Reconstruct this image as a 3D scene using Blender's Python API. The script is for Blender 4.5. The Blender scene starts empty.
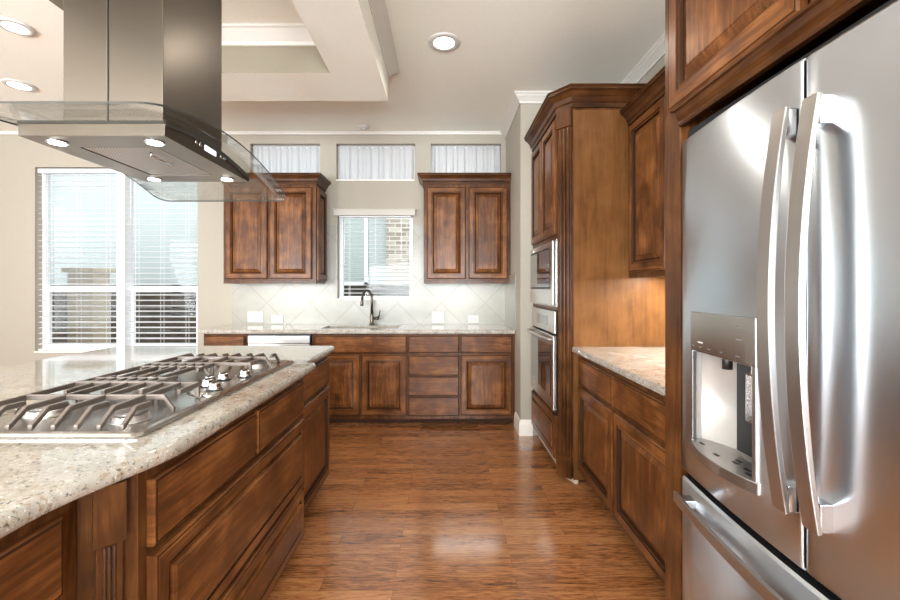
import bpy, bmesh, math, random
from mathutils import Vector
random.seed(7)
S = bpy.context.scene
COL = S.collection

# ------------------------------------------------------------------ camera, sky, lights, exposure
cam_d = bpy.data.cameras.new('camera')
cam = bpy.data.objects.new('camera', cam_d); COL.objects.link(cam)
cam.location = (0, 0, 1.30); cam.rotation_euler = (math.pi/2, 0, 0)
cam_d.sensor_width = 36; cam_d.lens = 420/900*36
cam_d.shift_x = 6/900; cam_d.shift_y = -11/900
cam_d.clip_start = 0.02
S.camera = cam

W = bpy.data.worlds.new('sky'); S.world = W; W.use_nodes = True
bg = W.node_tree.nodes['Background']
bg.inputs[0].default_value = (0.93, 0.97, 1.0, 1); bg.inputs[1].default_value = 3.2

S.view_settings.view_transform = 'Standard'; S.view_settings.look = 'None'
S.view_settings.gamma = 1; S.view_settings.exposure = 0.24
S.view_settings.use_curve_mapping = False
S.cycles.use_denoising = True
S.cycles.max_bounces = 10; S.cycles.transparent_max_bounces = 24; S.cycles.diffuse_bounces = 5
S.cycles.caustics_reflective = False; S.cycles.caustics_refractive = False
S.cycles.sample_clamp_indirect = 6

def light(name, kind, loc, rot, power, color=(1, 1, 1), size=1, size_y=None, parent=None, spot=None):
    d = bpy.data.lights.new(name, kind); d.energy = power; d.color = color
    if kind == 'AREA':
        d.size = size
        if size_y: d.shape = 'RECTANGLE'; d.size_y = size_y
        else: d.shape = 'DISK'
    elif kind == 'SPOT':
        d.shadow_soft_size = size; d.spot_size = spot or 2.2; d.spot_blend = .6
    elif kind == 'POINT': d.shadow_soft_size = size
    o = bpy.data.objects.new(name, d); COL.objects.link(o)
    o.location = loc; o.rotation_euler = rot
    if parent: o.parent = parent; o.location = Vector(loc) - parent.location
    return o
R90 = math.pi/2
DAY = (0.90, 0.955, 1.0)
# daylight: lamps added at unseen openings, tilted up to brighten ceiling and room
for x in (-4.2, -1.6, 0.6):
    light('daylight_fill', 'AREA', (x, -3.42, 1.5), (R90+.80, 0, 0), 330, DAY, 1.5, 2.1)
for y, p_ in ((-1.4, 120), (1.6, 8)):
    light('daylight_fill', 'AREA', (-6.42, y, 1.6), (0, -R90-.35, 0), p_, DAY, 2.0, 1.6)

# ------------------------------------------------------------------ materials
def nt(name):
    m = bpy.data.materials.new(name); m.use_nodes = True
    t = m.node_tree; p = t.nodes['Principled BSDF']
    return m, t, p
def N(t, typ, **kw):
    n = t.nodes.new(typ)
    for k, v in kw.items(): setattr(n, k, v)
    return n
def L(t, a, b): t.links.new(a, b)
def math_n(t, op, a, b=None):
    n = N(t, 'ShaderNodeMath', operation=op)
    for i, v in enumerate((a, b)):
        if v is None: continue
        if isinstance(v, (int, float)): n.inputs[i].default_value = v
        else: L(t, v, n.inputs[i])
    return n.outputs[0]
def ramp(t, fac, stops):
    r = N(t, 'ShaderNodeValToRGB'); e = r.color_ramp.elements
    while len(e) < len(stops): e.new(0.5)
    for i, (p, c) in enumerate(stops):
        e[i].position = p; e[i].color = (c[0], c[1], c[2], 1)
    L(t, fac, r.inputs[0]); return r.outputs[0]
def mixc(t, fac, a, b, mode='MIX'):
    n = N(t, 'ShaderNodeMix', data_type='RGBA', blend_type=mode)
    if isinstance(fac, (int, float)): n.inputs[0].default_value = fac
    else: L(t, fac, n.inputs[0])
    for i, v in ((6, a), (7, b)):
        if isinstance(v, tuple): n.inputs[i].default_value = (v[0], v[1], v[2], 1)
        else: L(t, v, n.inputs[i])
    return n.outputs[2]
def coords(t, scale=(1, 1, 1), rand=True, kind='Object'):
    tc = N(t, 'ShaderNodeTexCoord'); v = tc.outputs[kind]
    if rand:
        oi = N(t, 'ShaderNodeObjectInfo')
        k = math_n(t, 'MULTIPLY', oi.outputs['Random'], 37.0)
        c = N(t, 'ShaderNodeCombineXYZ')
        for i in range(3): L(t, k, c.inputs[i])
        a = N(t, 'ShaderNodeVectorMath', operation='ADD'); L(t, v, a.inputs[0]); L(t, c.outputs[0], a.inputs[1]); v = a.outputs[0]
    if scale != (1, 1, 1):
        m = N(t, 'ShaderNodeVectorMath', operation='MULTIPLY'); L(t, v, m.inputs[0]); m.inputs[1].default_value = scale; v = m.outputs[0]
    return v
def noise(t, v, scale, detail=3, rough=.5, dist=0.0):
    n = N(t, 'ShaderNodeTexNoise'); n.inputs['Scale'].default_value = scale; n.inputs['Detail'].default_value = detail
    n.inputs['Roughness'].default_value = rough; n.inputs['Distortion'].default_value = dist
    L(t, v, n.inputs['Vector']); return n.outputs['Fac']
def bump(t, p, h, strength, dist=.002):
    b = N(t, 'ShaderNodeBump'); b.inputs['Strength'].default_value = strength; b.inputs['Distance'].default_value = dist
    L(t, h, b.inputs['Height']); L(t, b.outputs[0], p.inputs['Normal'])

def plain(name, col, rough=.5, metal=0, coat=0, spec=None):
    m, t, p = nt(name)
    v = coords(t); n = noise(t, v, 60, 2)
    c = mixc(t, n, tuple(x*.96 for x in col), tuple(min(1, x*1.03) for x in col))
    L(t, c, p.inputs['Base Color'])
    p.inputs['Roughness'].default_value = rough; p.inputs['Metallic'].default_value = metal
    p.inputs['Coat Weight'].default_value = coat
    if spec is not None: p.inputs['Specular IOR Level'].default_value = spec
    return m

def wood(name, scale, dark, mid, light_, rough=.3, knots=True):
    m, t, p = nt(name)
    v0 = coords(t); 
    sc = N(t, 'ShaderNodeVectorMath', operation='MULTIPLY'); L(t, v0, sc.inputs[0]); sc.inputs[1].default_value = scale
    g = noise(t, sc.outputs[0], 1.0, 6, .6, 1.4)
    fine = noise(t, sc.outputs[0], 5.0, 4, .6, .3)
    blot = noise(t, v0, 5.5, 3, .55, .4)
    f = math_n(t, 'ADD', math_n(t, 'MULTIPLY', g, .50), math_n(t, 'MULTIPLY', blot, .50))
    f = math_n(t, 'ADD', f, math_n(t, 'MULTIPLY', math_n(t, 'SUBTRACT', fine, .5), .24))
    c = ramp(t, f, [(.27, dark), (.48, mid), (.70, light_)])
    if knots:
        vs = N(t, 'ShaderNodeVectorMath', operation='MULTIPLY'); L(t, v0, vs.inputs[0])
        vs.inputs[1].default_value = tuple(1.0 if s > 4 else .62 for s in scale)
        vo = N(t, 'ShaderNodeTexVoronoi'); vo.inputs['Scale'].default_value = 3.4; L(t, vs.outputs[0], vo.inputs['Vector'])
        d = math_n(t, 'ADD', vo.outputs['Distance'], math_n(t, 'MULTIPLY', math_n(t, 'SUBTRACT', fine, .5), .10))
        k = ramp(t, d, [(.03, (1, 1, 1)), (.14, (0, 0, 0))])
        c = mixc(t, math_n(t, 'MULTIPLY', k, .75), c, tuple(x*.35 for x in dark))
    L(t, c, p.inputs['Base Color']); p.inputs['Roughness'].default_value = rough
    p.inputs['Coat Weight'].default_value = .03; p.inputs['Coat Roughness'].default_value = .15; p.inputs['Specular IOR Level'].default_value = .2
    bump(t, p, fine, .12, .001)
    return m
DK, MD, LT = (.028, .010, .004), (.112, .039, .0115), (.29, .115, .034)
M = {}
M['wood_v'] = wood('stained_alder_upright', (26, 26, 2.2), DK, MD, LT)
M['wood_h'] = wood('stained_alder_lengthwise', (2.2, 2.2, 26), DK, MD, LT)
M['frame_v'] = wood('stained_alder_frame', (26, 26, 2.2), tuple(x*.7 for x in DK), tuple(x*.66 for x in MD), tuple(x*.6 for x in LT))
M['mould_h'] = wood('glazed_alder_moulding', (2.2, 2.2, 26), tuple(x*.6 for x in DK), tuple(x*.50 for x in MD), tuple(x*.42 for x in LT), .3, False)
M['mould_v'] = wood('glazed_alder_post', (26, 26, 2.2), tuple(x*.6 for x in DK), tuple(x*.50 for x in MD), tuple(x*.42 for x in LT), .3, False)
M['wood_side'] = wood('stained_alder_panel', (14, 14, 1.3), (.075, .029, .008), (.142, .058, .0165), (.205, .092, .030), .4, False)
M['glaze'] = plain('dark_glaze', (.034, .014, .006), .6, 0, 0, .08)
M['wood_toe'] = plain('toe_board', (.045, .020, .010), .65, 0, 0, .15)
M['shoe'] = plain('pale_shoe_moulding', (.50, .40, .30), .4)

def granite():
    m, t, p = nt('cream_granite')
    v = coords(t, rand=False)
    big = noise(t, v, 9, 4, .6, .6)
    base = ramp(t, big, [(.3, (.31, .28, .235)), (.55, (.42, .395, .35)), (.75, (.50, .49, .455))])
    n1 = noise(t, v, 75, 4, .7, .8)
    s1 = ramp(t, n1, [(.53, (0, 0, 0)), (.63, (1, 1, 1))])
    c = mixc(t, math_n(t, 'MULTIPLY', s1, .65), base, (.30, .20, .12))
    n2 = noise(t, v, 70, 5, .75, .5)
    s2 = ramp(t, n2, [(.55, (0, 0, 0)), (.62, (1, 1, 1))])
    c = mixc(t, math_n(t, 'MULTIPLY', s2, .8), c, (.045, .035, .03))
    n3 = noise(t, v, 110, 3, .6)
    s3 = ramp(t, n3, [(.60, (0, 0, 0)), (.70, (1, 1, 1))])
    c = mixc(t, math_n(t, 'MULTIPLY', s3, .5), c, (.9, .88, .84))
    L(t, c, p.inputs['Base Color']); p.inputs['Roughness'].default_value = .07
    p.inputs['Coat Weight'].default_value = .4; p.inputs['Coat Roughness'].default_value = .04
    return m
M['granite'] = granite()

def steel(name, col, rough, stretch, aniso=.4):
    m, t, p = nt(name)
    v = coords(t, stretch)
    n = noise(t, v, 1.0, 3, .6)
    r = N(t, 'ShaderNodeMapRange'); L(t, n, r.inputs[0])
    r.inputs['To Min'].default_value = rough*.95; r.inputs['To Max'].default_value = rough*1.06
    L(t, r.outputs[0], p.inputs['Roughness'])
    c = mixc(t, n, tuple(x*.985 for x in col), tuple(min(1, x*1.015) for x in col))
    L(t, c, p.inputs['Base Color']); p.inputs['Metallic'].default_value = 1
    p.inputs['Anisotropic'].default_value = aniso
    tg = N(t, 'ShaderNodeTangent', direction_type='RADIAL', axis='Z'); L(t, tg.outputs[0], p.inputs['Tangent'])
    p.inputs['Anisotropic Rotation'].default_value = .25
    return m
M['steel'] = steel('brushed_steel', (.62, .60, .58), .26, (6, 6, 500))
M['steel_fridge'] = steel('brushed_steel_door', (.66, .71, .77), .29, (4, 4, 420), .8)
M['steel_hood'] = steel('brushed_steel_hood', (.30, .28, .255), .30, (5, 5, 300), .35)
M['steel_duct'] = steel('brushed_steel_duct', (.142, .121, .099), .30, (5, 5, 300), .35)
M['steel_top'] = steel('steel_pan', (.48, .455, .43), .22, (300, 6, 6), .2)
M['steel_handle'] = steel('satin_steel_handle', (.52, .50, .48), .34, (200, 200, 6), .2)
M['liner'] = plain('grey_dispenser_liner', (.50, .475, .45), .35, .35)
M['chrome'] = plain('polished_chrome', (.60, .60, .61), .14, 1)
M['iron'] = plain('grate_iron', (.17, .14, .12), .34, .5, .2)
M['burner'] = plain('burner_enamel', (.17, .15, .14), .35, .4)
M['bronze'] = plain('oil_rubbed_bronze', (.085, .066, .052), .28, .85)
M['black'] = plain('black_plastic', (.012, .012, .013), .4)
M['blackglass'] = plain('black_glass', (.010, .010, .012), .05, 0, 1)
M['grey_mark'] = plain('grey_print', (.16, .16, .17), .5)
M['white_trim'] = plain('white_gloss_paint', (.80, .77, .71), .4)
M['white_vinyl'] = plain('white_vinyl', (.84, .85, .87), .35)
def slat_mat():
    m, t, p = nt('white_slat')
    n = noise(t, coords(t), 30, 2); c = mixc(t, n, (.84, .85, .88), (.88, .89, .91))
    L(t, c, p.inputs['Base Color']); p.inputs['Roughness'].default_value = .4
    tl = N(t, 'ShaderNodeBsdfTranslucent'); L(t, c, tl.inputs[0]); mx = N(t, 'ShaderNodeMixShader'); mx.inputs[0].default_value = .4
    L(t, p.outputs[0], mx.inputs[1]); L(t, tl.outputs[0], mx.inputs[2]); L(t, mx.outputs[0], t.nodes['Material Output'].inputs[0])
    return m
M['slat'] = slat_mat()
M['white_plastic'] = plain('white_plastic', (.60, .59, .56), .35)
M['plate'] = plain('white_cover_plate', (.50, .495, .47), .35)
M['rocker'] = plain('white_switch_rocker', (.44, .435, .42), .35)
M['wall'] = plain('cream_wall_paint', (.365, .33, .272), .75)
M['valance'] = plain('cream_valance', (.46, .43, .38), .5)
M['tan'] = plain('tan_shade_tone', (.25, .215, .155), .75)  # tray's inner faces darkened in colour, standing in for dimmer light
M['crown'] = plain('cream_gloss_paint', (.62, .59, .54), .45)
M['ceiling'] = plain('ceiling_paint', (.85, .84, .76), .8)
M['tan_ceiling'] = M['ceiling']

def tile():
    m, t, p = nt('diagonal_wall_tile')
    tc = N(t, 'ShaderNodeTexCoord'); s = N(t, 'ShaderNodeSeparateXYZ'); L(t, tc.outputs['Object'], s.inputs[0])
    along = math_n(t, 'ADD', s.outputs[0], s.outputs[1])
    x = math_n(t, 'ADD', along, 9.6 - (4.62 - 1.716)); z = math_n(t, 'SUBTRACT', s.outputs[2], .905)
    u = math_n(t, 'PINGPONG', math_n(t, 'ADD', x, z), .24); v = math_n(t, 'PINGPONG', math_n(t, 'ADD', math_n(t, 'SUBTRACT', x, z), 9.6), .24)
    d = math_n(t, 'MINIMUM', u, v)
    g = ramp(t, d, [(.0045, (1, 1, 1)), (.009, (0, 0, 0))])
    n = noise(t, tc.outputs['Object'], 5, 4, .6)
    c = ramp(t, n, [(.3, (.265, .255, .215)), (.7, (.31, .30, .26))])
    c = mixc(t, math_n(t, 'MULTIPLY', g, .55), c, (.20, .18, .14))
    L(t, c, p.inputs['Base Color']); p.inputs['Roughness'].default_value = .28
    bump(t, p, math_n(t, 'SUBTRACT', 1.0, g), .2, .002)
    return m
M['tile'] = tile()

def floor_mat():
    m, t, p = nt('hand_scraped_oak_planks')
    tc = N(t, 'ShaderNodeTexCoord'); v = tc.outputs['Object']
    def brick(seedoff, c1, c2, mortar):
        b = N(t, 'ShaderNodeTexBrick'); b.offset = .37; b.offset_frequency = 2; b.squash = 1
        a = N(t, 'ShaderNodeVectorMath', operation='ADD'); L(t, v, a.inputs[0]); a.inputs[1].default_value = (20, 20, 0)
        L(t, a.outputs[0], b.inputs['Vector'])
        b.inputs['Scale'].default_value = 1; b.inputs['Brick Width'].default_value = .86; b.inputs['Row Height'].default_value = .082
        b.inputs['Mortar Size'].default_value = .0012; b.inputs['Mortar Smooth'].default_value = .3
        b.inputs['Color1'].default_value = (*c1, 1); b.inputs['Color2'].default_value = (*c2, 1); b.inputs['Mortar'].default_value = (*mortar, 1)
        return b
    b = brick(0, (0, 0, 0), (1, 1, 1), (.5, .5, .5))
    off = N(t, 'ShaderNodeCombineXYZ'); L(t, math_n(t, 'MULTIPLY', b.outputs['Color'], 13.0), off.inputs[0]); L(t, math_n(t, 'MULTIPLY', b.outputs['Color'], 7.0), off.inputs[1])
    a = N(t, 'ShaderNodeVectorMath', operation='ADD'); L(t, v, a.inputs[0]); L(t, off.outputs[0], a.inputs[1])
    sc = N(t, 'ShaderNodeVectorMath', operation='MULTIPLY'); L(t, a.outputs[0], sc.inputs[0]); sc.inputs[1].default_value = (4.5, 42, 1)
    g = noise(t, sc.outputs[0], 1.0, 6, .62, 2.2)
    fine = noise(t, sc.outputs[0], 4.5, 4, .65, .5)
    f = math_n(t, 'ADD', math_n(t, 'MULTIPLY', g, .58), math_n(t, 'MULTIPLY', b.outputs['Color'], .11))
    f = math_n(t, 'ADD', f, math_n(t, 'MULTIPLY', fine, .38))
    c = ramp(t, f, [(.38, (.07, .024, .009)), (.48, (.25, .09, .030)), (.58, (.42, .175, .062)), (.75, (.54, .27, .11))])
    c = mixc(t, math_n(t, 'MULTIPLY', b.outputs['Fac'], .7), c, (.05, .02, .008))
    L(t, c, p.inputs['Base Color'])
    p.inputs['Roughness'].default_value = .2; p.inputs['Coat Weight'].default_value = 1; p.inputs['Coat Roughness'].default_value = .14
    sc2 = N(t, 'ShaderNodeVectorMath', operation='MULTIPLY'); L(t, v, sc2.inputs[0]); sc2.inputs[1].default_value = (1.6, 22, 1)
    wav = noise(t, sc2.outputs[0], 1.0, 2, .5, .3)
    h = math_n(t, 'ADD', math_n(t, 'MULTIPLY', wav, 1.0), math_n(t, 'MULTIPLY', fine, .35))
    h = math_n(t, 'SUBTRACT', h, math_n(t, 'MULTIPLY', b.outputs['Fac'], .8))
    bump(t, p, h, .38, .003)
    return m
M['floor'] = floor_mat()

def emit(name, col, s):
    m, t, p = nt(name)
    p.inputs['Base Color'].default_value = (.8, .8, .8, 1)
    p.inputs['Emission Color'].default_value = (*col, 1); p.inputs['Emission Strength'].default_value = s
    return m
M['lens'] = emit('lit_lens', (1, .95, .86), 9)
M['strip'] = emit('lit_strip', (1, .95, .86), 18)
M['display'] = emit('lit_display', (.80, .84, 1), 1.3)

def clear(name, tint, refl=1.0):
    m = bpy.data.materials.new(name); m.use_nodes = True; t = m.node_tree; t.nodes.clear()
    o = N(t, 'ShaderNodeOutputMaterial'); mx = N(t, 'ShaderNodeMixShader'); tr = N(t, 'ShaderNodeBsdfTransparent'); gl = N(t, 'ShaderNodeBsdfGlossy')
    tr.inputs[0].default_value = (*tint, 1); gl.inputs['Roughness'].default_value = .02
    fr = N(t, 'ShaderNodeFresnel'); fr.inputs['IOR'].default_value = 1.45
    L(t, math_n(t, 'MULTIPLY', fr.outputs[0], refl), mx.inputs[0]); L(t, tr.outputs[0], mx.inputs[1]); L(t, gl.outputs[0], mx.inputs[2]); L(t, mx.outputs[0], o.inputs[0])
    return m
M['pane'] = clear('window_glass', (.96, .98, .98), .25)
M['hood_glass'] = clear('curved_glass', (.975, .98, .97), .45)
M['glass_edge'] = plain('polished_glass_edge', (.05, .05, .044), .35, 0, 0, .2)

def sheer():
    m = bpy.data.materials.new('sheer_white_cloth'); m.use_nodes = True; t = m.node_tree; t.nodes.clear()
    o = N(t, 'ShaderNodeOutputMaterial'); a = N(t, 'ShaderNodeMixShader'); b = N(t, 'ShaderNodeMixShader')
    di = N(t, 'ShaderNodeBsdfDiffuse'); tl = N(t, 'ShaderNodeBsdfTranslucent'); tr = N(t, 'ShaderNodeBsdfTransparent')
    n = noise(t, coords(t, (60, 60, 60)), 3, 2)
    c = mixc(t, n, (.60, .61, .63), (.70, .70, .72))
    L(t, c, di.inputs[0]); L(t, c, tl.inputs[0]); a.inputs[0].default_value = .42; b.inputs[0].default_value = .08
    L(t, di.outputs[0], a.inputs[1]); L(t, tl.outputs[0], a.inputs[2]); L(t, a.outputs[0], b.inputs[1]); L(t, tr.outputs[0], b.inputs[2]); L(t, b.outputs[0], o.inputs[0])
    return m
M['sheer'] = sheer()

def bricks_mat():
    m, t, p = nt('pale_brick')
    tc = N(t, 'ShaderNodeTexCoord'); mp = N(t, 'ShaderNodeMapping'); mp.inputs['Rotation'].default_value = (-R90, 0, 0)
    s = N(t, 'ShaderNodeSeparateXYZ'); L(t, tc.outputs['Object'], s.inputs[0])
    c3 = N(t, 'ShaderNodeCombineXYZ'); L(t, math_n(t, 'ADD', math_n(t, 'ADD', s.outputs[0], s.outputs[1]), 20.0), c3.inputs[0]); L(t, s.outputs[2], c3.inputs[1])
    b = N(t, 'ShaderNodeTexBrick'); L(t, c3.outputs[0], b.inputs['Vector']); b.inputs['Scale'].default_value = 1
    b.inputs['Brick Width'].default_value = .22; b.inputs['Row Height'].default_value = .085; b.inputs['Mortar Size'].default_value = .008
    b.inputs['Color1'].default_value = (.50, .44, .37, 1); b.inputs['Color2'].default_value = (.25, .20, .16, 1); b.inputs['Mortar'].default_value = (.62, .58, .52, 1)
    L(t, b.outputs['Color'], p.inputs['Base Color']); p.inputs['Roughness'].default_value = .9
    return m
M['brick'] = bricks_mat()
M['siding'] = plain('pale_siding', (.38, .41, .40), .7)
M['dull_glass'] = plain('curtained_glass', (.36, .41, .39), .3)
M['fence'] = wood('weathered_fence_boards', (3, 3, 20), (.03, .023, .018), (.06, .046, .036), (.10, .078, .06), .8, False)
M['lawn'] = plain('dry_lawn', (.16, .17, .09), .95)
M['stucco'] = plain('tan_stucco', (.42, .35, .26), .9)
M['filter'] = None
def filter_mat():
    m, t, p = nt('perforated_filter')
    v = coords(t, rand=False)
    vo = N(t, 'ShaderNodeTexVoronoi'); vo.inputs['Scale'].default_value = 95; vo.inputs['Randomness'].default_value = .0; L(t, v, vo.inputs['Vector'])
    k = ramp(t, vo.outputs['Distance'], [(.30, (.10, .09, .085)), (.42, (.62, .58, .54))])
    L(t, k, p.inputs['Base Color']); p.inputs['Metallic'].default_value = 1; p.inputs['Roughness'].default_value = .35
    return m
M['filter'] = filter_mat()

# ------------------------------------------------------------------ mesh helpers
class B:
    def __init__(s): s.bm = bmesh.new()
    def face(s, pts, m=0, smooth=False):
        vs = [s.bm.verts.new(p) for p in pts]
        try:
            f = s.bm.faces.new(vs); f.material_index = m; f.smooth = smooth
        except ValueError: pass
    def box(s, x0, x1, y0, y1, z0, z1, m=0):
        s.loft([[(x0, y0, z0), (x1, y0, z0), (x1, y1, z0), (x0, y1, z0)], [(x0, y0, z1), (x1, y0, z1), (x1, y1, z1), (x0, y1, z1)]], m)
    def loft(s, rings, m=0, cap=(True, True), closed=True, smooth=False, mats=None):
        V = [[s.bm.verts.new(p) for p in r] for r in rings]
        n = len(V[0])
        for i in range(len(V)-1):
            for j in range(n if closed else n-1):
                k = (j+1) % n
                try:
                    f = s.bm.faces.new((V[i][j], V[i][k], V[i+1][k], V[i+1][j]))
                except ValueError: continue
                mm = mats[i] if mats else m
                f.material_index = mm[j % len(mm)] if isinstance(mm, (list, tuple)) else mm
                f.smooth = smooth
        for c, idx in ((cap[0], 0), (cap[1], -1)):
            if c is not False and n > 2:
                f = s.bm.faces.new(V[idx]); f.material_index = m if c is True else c
    def prism(s, poly, z0, z1, m=0):
        s.loft([[(x, y, z0) for x, y in poly], [(x, y, z1) for x, y in poly]], m)
    def lathe(s, prof, c, n=20, m=0, axis='z', smooth=True):
        rings = []
        for r, h in prof:
            ring = []
            for k in range(n):
                a = 2*math.pi*k/n; p, q = r*math.cos(a), r*math.sin(a)
                if axis == 'z': ring.append((c[0]+p, c[1]+q, c[2]+h))
                elif axis == 'y': ring.append((c[0]+p, c[1]+h, c[2]+q))
                else: ring.append((c[0]+h, c[1]+p, c[2]+q))
            rings.append(ring)
        s.loft(rings, m, (True, True), True, smooth)
    def tube(s, pts, r, n=10, m=0):
        pts = [Vector(p) for p in pts]; rings = []; up = Vector((0.31, 0.17, 0.93))
        prev = None
        for i, p in enumerate(pts):
            d = (pts[min(i+1, len(pts)-1)] - pts[max(i-1, 0)]).normalized()
            if prev is None:
                a = d.cross(up)
                if a.length < .1: a = d.cross(Vector((1, 0, 0)))
            else: a = prev - d*prev.dot(d)
            a.normalize(); b = d.cross(a); prev = a
            rr = r[i] if isinstance(r, (list, tuple)) else r
            rings.append([tuple(p + (a*math.cos(2*math.pi*k/n) + b*math.sin(2*math.pi*k/n))*rr) for k in range(n)])
        s.loft(rings, m, (True, True), True, True)
    def bar(s, pts, across, w, h, m=0):
        """flat bar of width w (along unit vector `across`) and height h (along z) through pts"""
        ax = Vector(across)*w/2; rings = []
        for p in pts:
            p = Vector(p); q = Vector((0, 0, h/2))
            rings.append([tuple(p-ax-q), tuple(p+ax-q), tuple(p+ax+q), tuple(p-ax+q)])
        s.loft(rings, m)
    def sweep(s, path, prof, closed=False, m=0, side=1, mats=None):
        """profile (out, z) swept along a level path (x, y) with mitred corners; out is measured to the right of travel times side"""
        n = len(path); segs = []
        for i in range(n if closed else n-1):
            a, b = Vector(path[i]), Vector(path[(i+1) % n]); d = (b-a).normalized(); segs.append(Vector((d.y, -d.x))*side)
        rings = []
        for i in range(n):
            if closed: n0, n1 = segs[i-1], segs[i]
            else: n0, n1 = segs[max(i-1, 0)], segs[min(i, n-2)]
            mt = (n0+n1)/(1+n0.dot(n1)) if n0.dot(n1) > -.9 else n1
            rings.append([(path[i][0]+mt.x*o, path[i][1]+mt.y*o, z) for o, z in prof])
        if closed: rings.append(rings[0])
        V = [[s.bm.verts.new(p) for p in r] for r in rings]
        k = len(prof)
        for i in range(len(V)-1):
            for j in range(k):
                f = s.bm.faces.new((V[i][j], V[i][(j+1) % k], V[i+1][(j+1) % k], V[i+1][j])); f.material_index = mats[j] if mats else m
        if not closed:
            for r in (V[0], V[-1]):
                f = s.bm.faces.new(r); f.material_index = m

class Fr:
    """(u along the front, v outwards, w up) -> world"""
    def __init__(s, ox, oy, face):
        s.o = (ox, oy); s.u, s.n = {'-y': ((1, 0), (0, -1)), '+x': ((0, 1), (1, 0)), '-x': ((0, 1), (-1, 0))}[face] if isinstance(face, str) else face
    def __call__(s, u, v, w): return (s.o[0]+s.u[0]*u+s.n[0]*v, s.o[1]+s.u[1]*u+s.n[1]*v, w)
def fbox(b, F, u0, u1, v0, v1, w0, w1, m=0):
    b.loft([[F(u0, v0, w0), F(u1, v0, w0), F(u1, v1, w0), F(u0, v1, w0)], [F(u0, v0, w1), F(u1, v0, w1), F(u1, v1, w1), F(u0, v1, w1)]], m)
STILE = (1, 0, 1, 0)
def front(b, F, u0, u1, w0, w1, style='door', v0=0.0):
    """cabinet front with its moulded rings; slots 0 upright grain, 1 lengthwise grain, 2 glaze"""
    if style == 'slab': R = [(0, 0, 1), (0, .015, 1), (.004, .019, 1), (.009, .021, 2), (.011, .021, 1)]; cap = 1
    elif style == 'wide': R = [(0, 0, 1), (0, .017, STILE), (.006, .022, STILE), (.010, .022, 2), (.012, .023, STILE), (.046, .023, STILE), (.050, .013, 2), (.058, .013, 2), (.060, .027, 1), (.068, .032, 1), (.070, .032, 2), (.074, .033, 1)]; cap = 1
    else: R = [(0, 0, 0), (0, .016, STILE), (.005, .021, STILE), (.009, .021, 2), (.011, .022, STILE), (.050, .022, STILE), (.053, .016, 2), (.062, .018, STILE), (.066, .007, 2), (.073, .007, 2), (.098, .018, 0), (.100, .018, 2), (.104, .019, 0)]; cap = 0
    rings = [[F(u0+i, v0+d, w0+i), F(u1-i, v0+d, w0+i), F(u1-i, v0+d, w1-i), F(u0+i, v0+d, w1-i)] for i, d, _ in R]
    b.loft(rings, 0, (0, cap), mats=[r[2] for r in R[1:]])
WOOD3 = ['wood_v', 'wood_h', 'glaze']

def wpos(o):
    p = Vector((0, 0, 0))
    while o is not None: p += o.location; o = o.parent
    return p
def obj(name, b, mats, parent=None, bev=0, origin=None):
    bm = b.bm
    bmesh.ops.remove_doubles(bm, verts=bm.verts, dist=1e-6)
    bmesh.ops.recalc_face_normals(bm, faces=bm.faces)
    o0 = wpos(parent) if parent else Vector(origin or (0, 0, 0))
    bmesh.ops.translate(bm, verts=bm.verts, vec=-o0)
    me = bpy.data.meshes.new(name); bm.to_mesh(me); bm.free()
    for m in ([mats] if isinstance(mats, str) else mats): me.materials.append(M[m])
    o = bpy.data.objects.new(name, me); COL.objects.link(o)
    if parent: o.parent = parent
    else: o.location = o0
    if bev:
        md = o.modifiers.new('edge', 'BEVEL'); md.width = bev; md.segments = 2; md.limit_method = 'ANGLE'; md.angle_limit = .6
    return o
def tag(o, label=None, cat=None, group=None, kind=None):
    for k, v in (('label', label), ('category', cat), ('group', group), ('kind', kind)):
        if v: o[k] = v
    return o
def thing(name, label, cat, loc, group=None):
    o = bpy.data.objects.new(name, None); COL.objects.link(o); o.location = loc; o.empty_display_size = .1
    return tag(o, label, cat, group)
def rrect(x0, x1, y0, y1, r, n=5):
    out = []
    for cx, cy, a0 in ((x1-r, y0+r, -90), (x1-r, y1-r, 0), (x0+r, y1-r, 90), (x0+r, y0+r, 180)):
        for k in range(n+1):
            a = math.radians(a0+90*k/n); out.append((cx+r*math.cos(a), cy+r*math.sin(a)))
    return out
def wall_grid(b, horiz, x0, x1, z0, z1, d0, d1, holes):
    """wall with openings: horiz maps (along, depth, z) -> world"""
    xs = sorted({x0, x1, *[h[0] for h in holes], *[h[1] for h in holes]}); zs = sorted({z0, z1, *[h[2] for h in holes], *[h[3] for h in holes]})
    def full(i, j):
        if not (0 <= i < len(xs)-1 and 0 <= j < len(zs)-1): return False
        cx, cz = (xs[i]+xs[i+1])/2, (zs[j]+zs[j+1])/2
        return not any(h[0] < cx < h[1] and h[2] < cz < h[3] for h in holes)
    for i in range(len(xs)-1):
        for j in range(len(zs)-1):
            if not full(i, j): continue
            a, c, p, q = xs[i], xs[i+1], zs[j], zs[j+1]
            for d in (d0, d1): b.face([horiz(a, d, p), horiz(c, d, p), horiz(c, d, q), horiz(a, d, q)])
            for (ii, jj, e) in ((i-1, j, ((a, p), (a, q))), (i+1, j, ((c, p), (c, q))), (i, j-1, ((a, p), (c, p))), (i, j+1, ((a, q), (c, q)))):
                if not full(ii, jj): b.face([horiz(e[0][0], d0, e[0][1]), horiz(e[1][0], d0, e[1][1]), horiz(e[1][0], d1, e[1][1]), horiz(e[0][0], d1, e[0][1])])

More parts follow.
